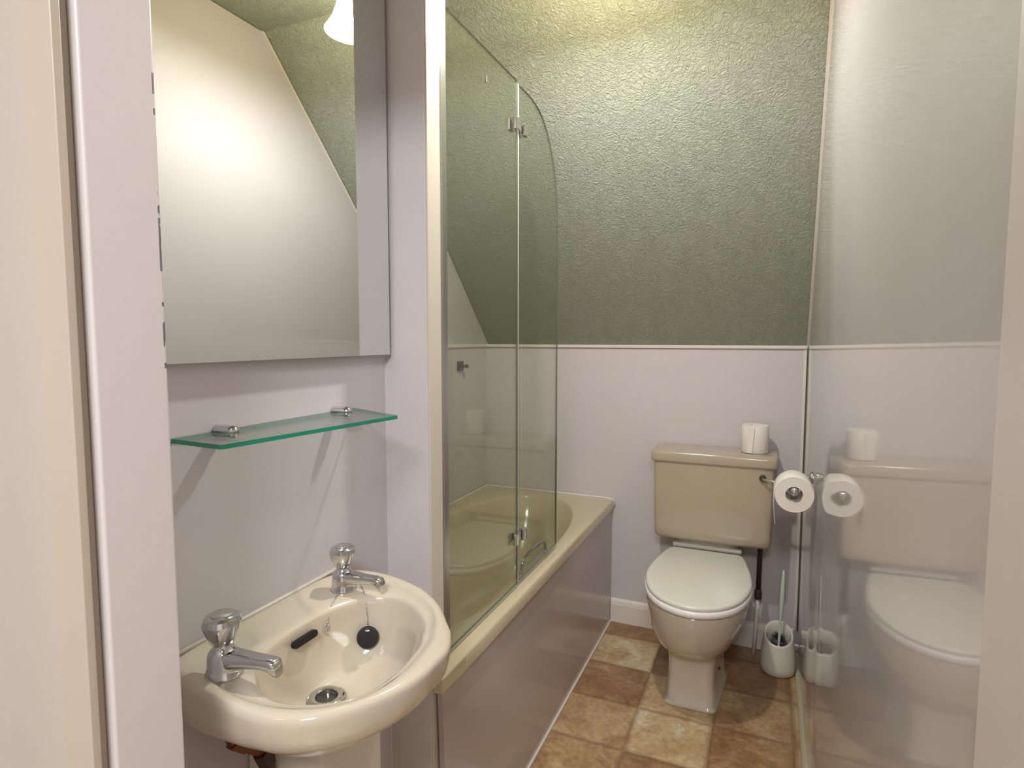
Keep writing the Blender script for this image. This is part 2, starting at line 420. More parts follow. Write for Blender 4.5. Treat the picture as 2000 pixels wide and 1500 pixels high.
# ------------------------------------------------------------------ bath
def bath():
    t = thing('bathtub', (-0.93, 1.85, 0), 'cream bathtub with rounded far end, behind the folding glass screen', 'bathtub')
    n = 120
    x0, x1, y0, y1 = XL+0.003, -0.610, 1.104, D-0.003
    zt = 0.562
    # outer rectangle sampled with the same number of points as the bowl outline, matched by angle
    cxx, cyy = (x0+x1)/2, (y0+y1)/2
    inner = []
    def inner_pt(a, inset, far):
        # egg-shaped opening: elliptic far end, squarer near end
        c, s = math.cos(a), math.sin(a)
        ax = (x1-x0)/2-0.052-inset; by = (y1-y0)/2-0.075-inset-far*(1 if s > 0 else 0.5)
        e = 2.35 if s > 0 else 4.0
        ex = 2.35 if s > 0 else 4.0
        return (cxx+ax*math.copysign(abs(c)**(2/ex), c), cyy+by*math.copysign(abs(s)**(2/e), s))
    def outer_pt(a, dx=0):
        c, s = math.cos(a), math.sin(a)
        hx, hy = (x1-x0)/2-dx, (y1-y0)/2-dx
        e = 250
        return (cxx+hx*math.copysign(abs(c)**(2/e), c), cyy+hy*math.copysign(abs(s)**(2/e), s))
    # reparametrize so angular positions agree: use actual polar direction
    A = [2*PI*i/n for i in range(n)]
    def ring(f, z, *k): return [(*f(a, *k), z) for a in A]
    rings = [ring(outer_pt, zt-0.040, 0.004), ring(outer_pt, zt-0.038, 0.0), ring(outer_pt, zt-0.008, 0.0), ring(outer_pt, zt-0.002, 0.003), ring(outer_pt, zt, 0.008),
             ring(inner_pt, zt, -0.006, 0), ring(inner_pt, zt-0.003, 0.0, 0), ring(inner_pt, zt-0.012, 0.006, 0),
             ring(inner_pt, zt-0.10, 0.016, 0.02), ring(inner_pt, zt-0.22, 0.030, 0.06), ring(inner_pt, zt-0.32, 0.05, 0.10), ring(inner_pt, zt-0.36, 0.085, 0.15), ring(inner_pt, zt-0.372, 0.13, 0.19)]
    o = obj('tub_shell', loft(rings, cap0=False, cap1=True), M['bath'], t, smooth=True, auto=50)
    return_bm = boxes((-0.6355, x1, 1.048, 1.16, zt-0.040, zt-0.0008))
    obj('rim_end', return_bm, M['bath'], t, bevel=0.006, seg=3)
    # white sealant round the wall sides
    bm = tube([(x0+0.004, 1.13, zt+0.001), (x0+0.004, y1-0.004, zt+0.001), (x1-0.03, y1-0.004, zt+0.001), (x1-0.002, y1-0.005, zt-0.002), (x1+0.001, y1-0.005, zt-0.03)], 0.0055, 8)
    obj('sealant_bead', bm, M['caulk'], t, smooth=True)
    # side panel
    obj('side_panel', prism([(1.085, 0.004), (D-0.004, 0.004), (D-0.004, 0.522), (1.063, 0.522)], 'x', -0.632, -0.6195), M['bath_panel'], t)
    # grab handle on the near rim
    h = obj('grab_handle', tube([(-0.672, 1.64, 0.559), (-0.672, 1.645, 0.592), (-0.672, 1.66, 0.602), (-0.672, 1.745, 0.606), (-0.672, 1.83, 0.602), (-0.672, 1.845, 0.592), (-0.672, 1.85, 0.559)], 0.0055, 12), M['chrome'], t, smooth=True)
    obj('handle_plate', boxes((-0.682, -0.662, 1.63, 1.86, 0.5595, 0.565)), M['chrome'], h, bevel=0.002)
bath()

# ------------------------------------------------------------------ glass screen
def screen():
    t = thing('bath_screen', (-0.645, 1.15, 0.565), 'folding clear glass bath screen with curved outer top corner, standing on the bath rim', 'shower screen')
    gx0, gx1 = -0.648, -0.642
    def pane(name, outline, edge_mat):
        bm = prism(outline, 'x', gx0, gx1)
        bm.faces.ensure_lookup_table()
        bm.normal_update()
        for f_ in bm.faces:
            f_.material_index = 0 if abs(f_.normal.x) > 0.9 else 1
        return obj(name, bm, [M['glass'], edge_mat], t)
    pane('glass_panel', [(1.118, 0.573), (1.535, 0.573), (1.535, 1.972), (1.118, 1.972)], M['screen_edge'])
    arc = [Vector(p) for p in [(1.543, 1.965), (1.60, 1.966), (1.66, 1.962), (1.715, 1.948), (1.76, 1.922), (1.80, 1.882), (1.835, 1.828), (1.862, 1.76), (1.874, 1.69), (1.877, 1.62)]]
    ctop = spline(arc, 30, closed=False)
    pane('glass_panel', [(1.543, 0.580), (1.877, 0.580)]+[tuple(p) for p in ctop[::-1]], M['screen_edge'])
    obj('hinge_seal', boxes((-0.6475, -0.6425, 1.5352, 1.5428, 0.578, 1.966)), M['clear_seal'], t)
    c = obj('wall_channel', boxes((-0.6555, -0.6375, 1.104, 1.110, 0.567, 1.99), (-0.6555, -0.650, 1.110, 1.132, 0.567, 1.99), (-0.640, -0.6375, 1.110, 1.132, 0.567, 1.99)), M['alum'], t, bevel=0.001)
    tag(c, 'aluminium channel')
    for z, lbl in ((1.852, 0), (0.712, 1)):
        for yy in (1.512, 1.566):
            hb = obj('hinge_bracket', boxes((-0.6415, -0.630, yy-0.013, yy+0.013, z-0.017, z+0.017), (-0.660, -0.6485, yy-0.013, yy+0.013, z-0.017, z+0.017)), M['chrome'], t, bevel=0.003)
        obj('hinge_pin', lathe([(0.004, -0.014), (0.004, 0.014)], (-0.638, 1.539, z), 12), M['chrome'], t, smooth=True, auto=40)
    for yy, z in ((1.335, 1.90), (1.66, 1.905)):
        obj('buffer_pad', boxes((-0.6415, -0.6395, yy-0.004, yy+0.004, z-0.008, z+0.008)), M['mirror_edge'], t, bevel=0.0008)
    obj('bottom_seal', boxes((-0.647, -0.643, 1.120, 1.535, 0.566, 0.5728)), M['clear_seal'], t)
screen()

# small square chrome bracket on the bath alcove wall
t = thing('robe_hook', (XL, 2.312, 1.155), 'small square metal hook on the alcove wall above the bath, seen through glass', 'hook')
obj('back_plate', boxes((XL+0.001, XL+0.012, 2.29, 2.334, 1.135, 1.178)), M['dark_metal'], t, bevel=0.002)
obj('knob', lathe([(0.005, 0.012), (0.005, 0.03), (0.009, 0.034), (0.009, 0.042), (0.004, 0.045)], (XL, 2.312, 1.156), 16, 'x'), M['dark_metal'], t, smooth=True, auto=40)

# ------------------------------------------------------------------ mirror and glass shelf
t = thing('wall_mirror', (-0.734, 0.74, 1.246), 'tall frameless mirror on the wall above the glass shelf', 'mirror')
obj('mirror_glass', boxes((-0.7285, -0.724, 0.43, 1.040, 1.2455, 2.06)), M['mirror'], t)
obj('backing', boxes((-0.7425, -0.7287, 0.44, 1.036, 1.249, 2.05)), M['mirror_edge'], t)

def shelf():
    t = thing('glass_shelf', (-0.744, 0.74, 1.137), 'narrow glass shelf with bright green edge, under the mirror', 'shelf')
    z0, z1 = 1.1368, 1.143
    pts = [(-0.7425, 0.552), (-0.644, 0.5455), (-0.640, 0.5475), (-0.599, 0.880), (-0.7425, 0.944)]
    bm = prism(pts, 'z', z0, z1); bm.normal_update()
    for f_ in bm.faces: f_.material_index = 0 if abs(f_.normal.z) > 0.9 else 1
    obj('glass_plate', bm, [M['shelf_glass'], M['glass_edge']], t)
    for yy in (0.628, 0.885):
        prof = [(0.0, 0.0), (0.0095, 0.0), (0.0100, 0.028), (0.0085, 0.034), (0.0045, 0.0375), (0.0, 0.038)]
        bm = bmesh.new()
        rings = []
        for r_, h in prof:
            rings.append([(XS+0.0015+h, yy+r_*math.cos(2*PI*i/24), 1.1445+max(-0.0012, r_*0.85*math.sin(2*PI*i/24))) for i in range(24)])
        loft(rings, True, True, bm)
        box(bm, XS+0.0015, XS+0.026, yy-0.006, yy+0.006, 1.1295, 1.1365)
        obj('shelf_bracket', bm, M['chrome'], t, smooth=True, auto=40)
shelf()

# ------------------------------------------------------------------ wash basin
CY = 0.698
def basin():
    t = thing('wash_basin', (XS, CY, 0.84), 'small cream ceramic wash basin fixed to the wall below the mirror', 'basin')
    n = 120
    out_c = [(.340, -.020), (.337, .020), (.318, .060), (.295, .088), (.268, .120), (.236, .150), (.200, .174), (.160, .190), (.120, .202), (.080, .206), (.040, .200), (.014, .172), (.002, .13), (.002, .06), (.002, 0), (.002, -.06), (.002, -.13),
             (.010, -.165), (.045, -.184), (.102, -.196), (.140, -.203), (.180, -.208), (.223, -.206), (.268, -.188), (.307, -.147), (.331, -.097), (.340, -.055)]
    rim_c = [(.309, -.013), (.300, .030), (.289, .054), (.272, .088), (.246, .118), (.205, .146), (.160, .165), (.115, .177), (.069, .180), (.036, .170), (.024, .14), (.021, .08), (.021, 0), (.021, -.07), (.024, -.125),
             (.040, -.158), (.075, -.171), (.111, -.180), (.165, -.188), (.213, -.185), (.252, -.171), (.284, -.148), (.305, -.112), (.312, -.062)]
    in_c = [(.297, -.014), (.290, .022), (.278, .048), (.262, .078), (.236, .105), (.200, .130), (.162, .140), (.130, .128), (.108, .100), (.093, .065), (.086, .03), (.084, -.01), (.087, -.05), (.097, -.09),
            (.115, -.123), (.145, -.150), (.18, -.166), (.215, -.167), (.248, -.154), (.275, -.133), (.293, -.103), (.300, -.058)]
    O, I, R_ = [spline([(u, v, 0) for u, v in c_], n) for c_ in (out_c, in_c, rim_c)]
    def lerp(A, B, k): return [a.lerp(b_, k) for a, b_ in zip(A, B)]
    def shrink(A, c, k): return [Vector(c)+(a-Vector(c))*k for a in A]
    def ring(A, z): return [(XS+p.x, CY+p.y, z) for p in A]
    bot = (0.120, 0, 0); dr = (0.130, 0, 0)
    def circ(r): return [Vector((dr[0]+r*math.cos(2*PI*i/n), r*math.sin(2*PI*i/n), 0)) for i in range(n)]
    # wall side stays on the wall: clamp u
    def cl(A): return [Vector((max(0.002, p.x), p.y, 0)) for p in A]
    under = lambda k: cl([Vector((bot[0]+(p.x-bot[0])*k, p.y*k, 0)) for p in O])
    uring = lambda k, z, dz: [(x, y, zz-dz*max(0.0, min(1.0, (0.19-(x-XS))/0.16))) for x, y, zz in ring(under(k), z)]
    ringsU = [ring(under(0.34), 0.704), ring(under(0.46), 0.708), uring(0.60, 0.725, 0.008), uring(0.70, 0.742, 0.016), uring(0.80, 0.760, 0.022), uring(0.88, 0.775, 0.028), uring(0.935, 0.786, 0.030), uring(0.968, 0.796, 0.026), uring(0.985, 0.808, 0.012), ring(under(0.994), 0.820),
              ring(under(1.0), 0.829), ring(under(1.0), 0.835), ring(lerp(O, R_, 0.12), 0.8395), ring(lerp(O, R_, 0.35), 0.8412), ring(lerp(O, R_, 0.70), 0.8408), ring(R_, 0.8385),
              ring(lerp(R_, I, 0.14), 0.8340), ring(lerp(R_, I, 0.7), 0.8335), ring(I, 0.8318), ring(shrink(I, (0.17, 0, 0), 0.978), 0.827)]
    bowl = []
    for k, z in ((0.955, 0.815), (0.90, 0.79), (0.83, 0.765), (0.72, 0.744), (0.56, 0.730), (0.36, 0.7225)):
        c = circ(0.022); m0 = shrink(I, (0.165, 0, 0), 1.0)
        bowl.append(ring([c_.lerp(p, (k-0.1)/0.9) for c_, p in zip(c, m0)], z))
    bowl.append(ring(circ(0.0225), 0.7195))
    bowl.append(ring(circ(0.020), 0.712))
    obj('basin_body', loft(ringsU+bowl, cap0=True, cap1=True), M['ceramic'], t, smooth=True)
    # sealant along the wall
    obj('sealant_bead', tube([(XS+0.003, CY-0.19, 0.8415), (XS+0.003, CY+0.186, 0.8415)], 0.0035, 8), M['caulk'], t, smooth=True)
    # overflow slot on the back wall of the bowl
    bm = bmesh.new(); cen = Vector((XS+0.0935, CY-0.004, 0.811))
    dirv = Vector((0, 1, 0)); upv = Vector((0.20, 0, -0.98)).normalized()
    nn = 28; rings = []
    nrm = dirv.cross(upv).normalized()
    if nrm.x < 0: nrm = -nrm
    for off in (-0.004, 0.0035):
        rg = []
        for i in range(nn):
            a = 2*PI*i/nn; c, s = math.cos(a), math.sin(a)
            p = cen+dirv*(math.copysign(0.020, c)+0.0055*c)+upv*(0.0055*s)+nrm*off
            rg.append(tuple(p))
        rings.append(rg)
    loft(rings, True, True, bm)
    tag(obj('overflow_slot', bm, M['hole'], t), 'dark overflow slot')
    d = obj('waste_ring', lathe([(0.010, -0.010), (0.016, -0.0085), (0.0175, 0.001), (0.0225, 0.0035), (0.0275, 0.0022), (0.029, 0.0), (0.027, -0.003)], (XS+dr[0], CY, 0.7235), 40, cap0=True, cap1=False), M['chrome'], t, smooth=True, auto=50)
    obj('waste_hole', lathe([(0.0165, 0), (0.0165, 0.001)], (XS+dr[0], CY, 0.7175), 30), M['dark_metal'], d)
basin()

def tap(name, label, loc, ang, s=1.0):
    t = thing(name, loc, label, 'tap', 'basin taps')
    x, y, z = loc
    rot = Matrix.Rotation(ang, 3, 'Z')
    def W(p): q = rot @ Vector(p)*s; return (x+q.x, y+q.y, z+q.z)
    # body: flared round base that narrows to the neck
    def circ_ring(r, h, n=36, cx=0): return [W((cx+r*math.cos(2*PI*i/n), r*math.sin(2*PI*i/n), h)) for i in range(n)]
    rings = [circ_ring(r, h) for r, h in ((0.0245, 0.0), (0.0245, 0.003), (0.0225, 0.006), (0.0215, 0.014), (0.0205, 0.024), (0.019, 0.031), (0.0155, 0.036), (0.0125, 0.039), (0.0115, 0.044))]
    obj('tap_body', loft(rings), M['chrome'], t, smooth=True, auto=60)
    # spout: rounded-rectangular section sweeping outward and dipping at the nose
    path = [(0.004, 0.023, 0.0165, 0.0125), (0.022, 0.0245, 0.0145, 0.0105), (0.045, 0.0262, 0.0120, 0.0085), (0.066, 0.0275, 0.0110, 0.0075), (0.078, 0.0268, 0.0108, 0.0085), (0.085, 0.0235, 0.0100, 0.0105), (0.0885, 0.0205, 0.0080, 0.0085)]
    rr = []
    for px, pz, hw, hh in path:
        rg = []
        for i in range(28):
            a = 2*PI*i/28; c, s_ = math.cos(a), math.sin(a)
            rg.append(W((px, hw*math.copysign(abs(c)**0.6, c), pz+hh*math.copysign(abs(s_)**0.6, s_))))
        rr.append(rg)
    sp = obj('spout', loft(rr), M['chrome'], t, smooth=True, auto=60)
    # faceted handle: six-sided waisted crown
    prof = [(0.0130, 0.043), (0.0165, 0.046), (0.0195, 0.054), (0.0245, 0.067), (0.0255, 0.072), (0.0235, 0.079), (0.0185, 0.0815), (0.010, 0.0825)]
    rr = []
    for j, (r, h) in enumerate(prof):
        rg = []
        for i in range(48):
            a = 2*PI*i/48
            k = 1-0.065*abs(math.sin(3*a+ (0.0 if j < 3 else 0.0)))**1.0 if 1 <= j <= 5 else 1
            rg.append(W((r*k*math.cos(a), r*k*math.sin(a), h)))
        rr.append(rg)
    hd = obj('tap_handle', loft(rr), M['chrome'], t, smooth=True, auto=25)
    obj('handle_cap', loft([circ_ring(0.0145, 0.0820), circ_ring(0.0145, 0.0835), circ_ring(0.012, 0.0845)]), M['alum'], hd, smooth=True, auto=40)
    return t
tap('basin_tap', 'chrome basin tap on the near left corner of the basin, without a chain', (-0.652, 0.546, 0.8338), 0.10, 1.0)
tap('basin_tap', 'chrome basin tap on the far corner of the basin, with chains at its base', (-0.682, 0.826, 0.8338), 0.0, 0.95)

def chain(pts, r=0.00125):
    ps = spline(pts, int(sum((Vector(a)-Vector(b_)).length for a, b_ in zip(pts[:-1], pts[1:]))/0.0031), closed=False)
    bm = tube(ps, 0.0006, 5)
    for i, p in enumerate(ps):
        bmesh.ops.create_icosphere(bm, subdivisions=1, radius=r, matrix=Matrix.Translation(p))
    return bm
t = thing('basin_plug', (-0.660, 0.83, 0.836), 'round black rubber plug hanging on a ball chain inside the basin', 'plug')
obj('chain', chain([(-0.662, 0.848, 0.8360), (-0.651, 0.840, 0.8358), (-0.640, 0.829, 0.8350), (-0.626, 0.814, 0.8250), (-0.6195, 0.808, 0.8120), (-0.6145, 0.8035, 0.7890)]), M['chrome'], t, smooth=True)
bm = bmesh.new()
pc = Vector((-0.6105, 0.7985, 0.7720)); ax = Vector((0.55, -0.79, 0.25)).normalized()
s1 = ax.cross(Vector((0, 0, 1))).normalized(); s2 = s1.cross(ax)
loft([[tuple(pc+ax*h+s1*r*math.cos(2*PI*i/32)+s2*r*math.sin(2*PI*i/32)) for i in range(32)] for r, h in ((0.010, -0.009), (0.0155, -0.007), (0.018, -0.001), (0.0185, 0.001), (0.0175, 0.003), (0.012, 0.0035))], True, True, bm)
obj('plug_disc', bm, M['black'], t, smooth=True, auto=50)
obj('chain_ring', lathe([(0.0035, 0), (0.0045, 0.001), (0.0035, 0.002)], tuple(pc+ax*0.004+Vector((0, 0, 0.012))), 16), M['chrome'], t, smooth=True)
t = thing('spare_chain', (-0.667, 0.79, 0.836), 'loose length of ball chain hanging over the basin edge left of the plug', 'chain')
obj('chain', chain([(-0.672, 0.799, 0.8360), (-0.667, 0.785, 0.8358), (-0.660, 0.770, 0.8350), (-0.6535, 0.757, 0.8270), (-0.6510, 0.746, 0.8140)]), M['chrome'], t, smooth=True)
obj('chain_end', chain([(-0.651, 0.746, 0.814), (-0.652, 0.741, 0.809), (-0.649, 0.744, 0.804), (-0.650, 0.749, 0.808), (-0.649, 0.742, 0.805), (-0.651, 0.739, 0.799), (-0.649, 0.743, 0.796)], 0.0018), M['chrome'], t, smooth=True)

# pedestal and pipes
t = thing('basin_pedestal', (-0.67, 0.73, 0), 'plain white boxed pedestal standing on the floor under the basin', 'pedestal')
obj('pedestal_column', prism([(-0.7425, 0.660), (-0.628, 0.664), (-0.606, 0.676), (-0.604, 0.690), (-0.604, 0.822), (-0.7425, 0.822)], 'z', 0.002, 0.712), M['white_plastic'], t, bevel=0.004)
t = thing('copper_pipe', (-0.70, 0.585, 0.6), 'tarnished copper water pipe coming down under the left side of the basin', 'pipe')
obj('pipe_run', tube([tuple(p) for p in spline([(-0.690, 0.578, 0.742), (-0.690, 0.582, 0.712), (-0.688, 0.598, 0.690), (-0.684, 0.618, 0.672), (-0.680, 0.636, 0.650), (-0.680, 0.645, 0.60), (-0.680, 0.645, 0.01)], 40, closed=False)], 0.0085, 14), M['copper'], t, smooth=True)
obj('pipe_nut', tube([(-0.6895, 0.588, 0.702), (-0.686, 0.608, 0.683)], 0.0125, 6), M['copper'], t)
obj('pipe_nut', tube([(-0.682, 0.630, 0.660), (-0.680, 0.640, 0.635)], 0.0135, 6), M['brown_pipe'], t)

# ------------------------------------------------------------------ toilet
TX = -0.205
def toilet():
    t = thing('toilet', (TX, 2.2, 0), 'cream toilet with closed white lid against the back wall', 'toilet')
    n = 72
    def sec(cx, yf, yb, hw, z, e=2.0, eb=None, wide=0.5):
        """closed outline from front yf to back yb"""
        r = []
        ym = yf+(yb-yf)*wide
        for i in range(n):
            a = 2*PI*i/n; c, s = math.cos(a), math.sin(a)
            ee = e if s < 0 else (eb or e)
            x = cx+hw*math.copysign(abs(c)**(2/ee), c)
            y = ym+(ym-yf if s < 0 else yb-ym)*math.copysign(abs(s)**(2/ee), s)
            if z < 0.30: x = cx-0.006+(x-cx)*(1+0.30*max(0, (y-yf)/(yb-yf))*min(1, (0.30-z)/0.1))
            r.append((x, y, z))
        return r
    c = TX
    S = [(2.040, 2.335, 0.086, 0.002, 12, 9), (2.038, 2.335, 0.086, 0.010, 12, 9), (2.046, 2.330, 0.079, 0.018, 10, 9), (2.047, 2.33, 0.076, 0.10, 9, 8),
         (2.044, 2.34, 0.077, 0.165, 8, 7), (2.032, 2.36, 0.082, 0.190, 5, 5), (1.995, 2.39, 0.100, 0.212, 3, 3.4), (1.950, 2.40, 0.125, 0.235, 2.4, 2.8), (1.918, 2.41, 0.148, 0.280, 2.2, 2.8),
         (1.897, 2.42, 0.165, 0.325, 2.1, 3), (1.888, 2.43, 0.173, 0.362, 2.1, 3.4), (1.885, 2.43, 0.175, 0.388, 2.1, 3.6), (1.889, 2.43, 0.171, 0.398, 2.1, 3.6), (1.90, 2.42, 0.160, 0.400, 2.1, 3.6)]
    rings = [sec(c, a, b_, h, z, e, eb) for a, b_, h, z, e, eb in S]
    obj('toilet_bowl', loft(rings), M['ceramic'], t, smooth=True, auto=60)
    # rear outlet housing and shelf under the cistern
    obj('rear_housing', loft([sec(c, 2.30, 2.565, h, z, 5, 8) for h, z in ((0.070, 0.002), (0.070, 0.2), (0.085, 0.30), (0.13, 0.36), (0.14, 0.385), (0.135, 0.395))]), M['ceramic'], t, smooth=True, auto=60)
    obj('rear_deck', loft([sec(c, a, 2.565, h, z, 6, 8) for a, h, z in ((2.38, 0.12, 0.36), (2.36, 0.13, 0.385), (2.36, 0.135, 0.402), (2.37, 0.13, 0.408), (2.44, 0.125, 0.412), (2.45, 0.12, 0.478))]), M['ceramic'], t, smooth=True, auto=60)
    obj('floor_bolt', lathe([(0.005, 0), (0.005, 0.004), (0.003, 0.006)], (c+0.0785, 2.17, 0.10), 12, 'x'), M['hole'], t)
    obj('floor_bolt', lathe([(0.005, 0), (0.005, 0.004), (0.003, 0.006)], (c+0.0795, 2.23, 0.055), 12, 'x'), M['hole'], t)
    # seat ring and lid
    def D_outline(yf, yb, hw, hb, z):
        ctrl = [(0, yf), (hw*0.48, yf+0.030), (hw*0.82, yf+0.105), (hw, yf+0.225), (hw*0.985, yf+0.34), (hb+0.018, yb-0.075), (hb+0.004, yb-0.012), (hb-0.008, yb), (hb*0.5, yb), (0, yb)]
        full = ctrl+[(-x, y) for x, y in ctrl[-2:0:-1]]
        return [(c+0.003+p.x, p.y, z) for p in spline([(x, y, 0) for x, y in full], n)]
    seat = obj('toilet_seat', loft([D_outline(1.871+d, 2.425-d, 0.179-d, 0.138-d, z) for d, z in ((0.006, 0.4015), (0.001, 0.404), (0, 0.412), (0.001, 0.420), (0.004, 0.4225))]), M['seat'], t, smooth=True, auto=60)
    lid = obj('toilet_lid', loft([D_outline(1.878+d, 2.420-d, 0.176-d, 0.136-d, z) for d, z in ((0.004, 0.4235), (0.0, 0.427), (0.0, 0.433), (0.0025, 0.4370), (0.009, 0.4385))]), M['white_plastic'], t, smooth=True, auto=60)
    obj('hinge_bar', tube([(c-0.125, 2.440, 0.442), (c+0.135, 2.440, 0.442)], 0.010, 16), M['white_plastic'], t, smooth=True, auto=50)
    # cistern
    tx0, tx1, ty0, ty1 = -0.408, 0.038, 2.386, D-0.004
    def rect(dx, dy, z, dz_y=0):
        cx_, cy_ = (tx0+tx1)/2, (ty0+ty1)/2
        return [(x, y, z) for x, y in sup(cx_, cy_, (tx1-tx0)/2-dx, (ty1-ty0)/2-dy, 96, 14)]
    obj('cistern', loft([rect(0.030, 0.028, 0.476), rect(0.014, 0.014, 0.479), rect(0.007, 0.007, 0.490), rect(0.005, 0.005, 0.52), rect(0.001, 0.002, 0.70), rect(0.0, 0.0, 0.795)]), M['tank'], t, smooth=True, auto=60)
    lx = lambda d, z: [(x, y, z) for x, y in sup((tx0+tx1)/2, (ty0+ty1)/2-0.004, (tx1-tx0)/2+0.011-d, (ty1-ty0)/2+0.0035-d, 96, 14)]
    obj('cistern_lid', loft([lx(0.004, 0.790), lx(0.001, 0.792), lx(0, 0.799), lx(0, 0.822), lx(0.002, 0.829), lx(0.008, 0.8335), lx(0.018, 0.835)]), M['tank'], t, smooth=True, auto=60)
    lv = obj('flush_lever', tube([(-0.002, 2.366, 0.756), (0.010, 2.360, 0.755), (0.040, 2.352, 0.754), (0.060, 2.350, 0.753)], [0.006, 0.0045, 0.0042, 0.006], 14), M['chrome'], t, smooth=True)
    obj('lever_boss', lathe([(0.010, 0.0), (0.0125, -0.006), (0.0125, -0.010), (0.010, -0.013)], (-0.002, 2.386, 0.756), 28, 'y'), M['dark_metal'], lv, smooth=True, auto=50)
toilet()

t = thing('overflow_pipe', (-0.004, 2.5, 0), 'thin pipe, dark above and white below, running from cistern to floor', 'pipe')
obj('upper_pipe', tube([(-0.003, 2.50, 0.476), (-0.003, 2.50, 0.44), (-0.005, 2.50, 0.25)], 0.0095, 16), M['brown_pipe'], t, smooth=True)
obj('pipe_collar', lathe([(0.013, -0.02), (0.014, -0.016), (0.014, 0.012), (0.0105, 0.02)], (-0.005, 2.50, 0.262), 20), M['brown_pipe'], t, smooth=True, auto=50)
obj('lower_pipe', tube([(-0.006, 2.50, 0.245), (-0.010, 2.505, 0.12), (-0.015, 2.51, 0.004)], 0.0075, 14), M['white_plastic'], t, smooth=True)

def roll_mesh(center, R0, r0, h, axis, wob=0.0):
    n = 64
    def rg(r, hh):
        out = []
        for i in range(n):
            a = 2*PI*i/n; rr = r*(1+wob*math.sin(2*a+0.7)+wob*0.5*math.sin(5*a))
            c, s = rr*math.cos(a), rr*math.sin(a)
            out.append((center[0]+c, center[1]+s, center[2]+hh) if axis == 'z' else (center[0]+c, center[1]+hh, center[2]+s))
        return out
    rings = [rg(r0, h*0.05), rg(r0+0.001, 0.0)]
    k = 7
    for j in range(k): rings.append(rg(r0+(R0-r0)*(j+1)/(k+0.3), 0.0006*(j % 2)))
    rings += [rg(R0, 0.002), rg(R0, h-0.002)]
    for j in range(k-1, -1, -1): rings.append(rg(r0+(R0-r0)*(j+1)/(k+0.3), h-0.0006*(j % 2)))
    rings += [rg(r0+0.001, h), rg(r0, h*0.95)]
    return loft(rings+[rings[0]], False, False)

# spare roll on the cistern
t = thing('toilet_roll', (-0.035, 2.485, 0.8352), 'upright white toilet roll standing on the cistern lid', 'toilet roll')
obj('paper', roll_mesh((-0.035, 2.485, 0.8362), 0.050, 0.020, 0.105, 'z', 0.008), M['paper'], t, smooth=True, auto=50)
obj('core', lathe([(0.0205, 0.002), (0.0205, 0.100)], (-0.035, 2.485, 0.8362), 32, cap0=False, cap1=False), M['card'], t, smooth=True)
fl = []
for a in (-1.62, -1.45, -1.30): fl.append(a)
bm = bmesh.new(); rr = []
for z in (0.838, 0.938):
    k = 0.0 if z < 0.9 else 0.012
    rr.append([(-0.035+r*math.cos(a+k), 2.485+r*math.sin(a+k), z) for r, a in ((0.0508, -2.1), (0.0515, -1.9), (0.0525, -1.75), (0.0545, -1.6-(0 if z > .9 else .12)))])
for r_ in rr: r_ += [(p[0]*1.0, p[1]-0.0006, p[2]) for p in r_[::-1]]
loft(rr, True, True, bm)
obj('loose_end', bm, M['paper'], t)

# toilet roll holder on the right wall
t = thing('toilet_roll_holder', (XR, 1.99, 0.87), 'chrome toilet roll holder fixed to the glossy right wall', 'toilet roll holder')
RX, RY, RZ = 0.0845, 1.935, 0.822
obj('wall_plate', lathe([(0.019, -0.0035), (0.019, -0.010), (0.015, -0.016), (0.009, -0.018)], (XR, 2.015, 0.852), 28, 'x'), M['chrome'], t, smooth=True, auto=50)
obj('arm', tube([tuple(p) for p in spline([(XR-0.012, 2.015, 0.852), (XR-0.034, 2.015, 0.851), (XR-0.054, 2.014, 0.842), (RX, 2.008, RZ+0.010), (RX, 1.995, RZ+0.009)], 20, closed=False)], 0.0055, 10), M['chrome'], t, smooth=True)
obj('spindle', lathe([(0.004, -0.006), (0.011, -0.003), (0.013, 0.004), (0.013, 0.105), (0.010, 0.110)], (RX, RY-0.045, RZ+0.009), 28, 'y'), M['chrome'], t, smooth=True, auto=50)
t = thing('toilet_roll', (RX, RY, RZ), 'white toilet roll hanging on the wall holder with its end hanging down', 'toilet roll')
obj('paper', roll_mesh((RX, RY-0.040, RZ), 0.0535, 0.0225, 0.098, 'y', 0.003), M['paper'], t, smooth=True, auto=50)
obj('core', lathe([(0.0228, 0.002), (0.0228, 0.094)], (RX, RY-0.040, RZ), 32, 'y', cap0=False, cap1=False), M['card'], t, smooth=True)
bm = bmesh.new()
pts = [(RX-0.0541, RZ+0.01), (RX-0.0548, RZ-0.01), (RX-0.0545, RZ-0.04), (RX-0.0520, RZ-0.07), (RX-0.0495, RZ-0.092)]
loft([[(x, RY-0.039, z), (x+0.001, RY-0.039, z), (x+0.001, RY+0.056, z), (x, RY+0.056, z)] for x, z in pts], True, True, bm)
obj('loose_end', bm, M['paper'], t)

# toilet brush set
BX, BY = 0.072, 2.425
t = thing('toilet_brush_holder', (BX, BY, 0), 'white round toilet brush pot on the floor beside the toilet', 'toilet brush holder')
def pot():
    n = 64; rings = []
    tilt = lambda y, z, k: z+k*(y-BY)
    def rg(r, z, k=0, dx=0): return [(BX+dx+r*math.cos(2*PI*i/n), BY+r*math.sin(2*PI*i/n), z+k*r*math.sin(2*PI*i/n)) for i in range(n)]
    rings = [rg(0.055, 0.002), rg(0.060, 0.006), rg(0.0625, 0.03), rg(0.061, 0.07, 0.15), rg(0.056, 0.115, 0.42), rg(0.053, 0.138, 0.55), rg(0.0525, 0.146, 0.58), rg(0.050, 0.149, 0.58), rg(0.046, 0.147, 0.58), rg(0.0435, 0.142, 0.56), rg(0.043, 0.12, 0.40), rg(0.048, 0.07, 0.1), rg(0.050, 0.012)]
    return loft(rings)
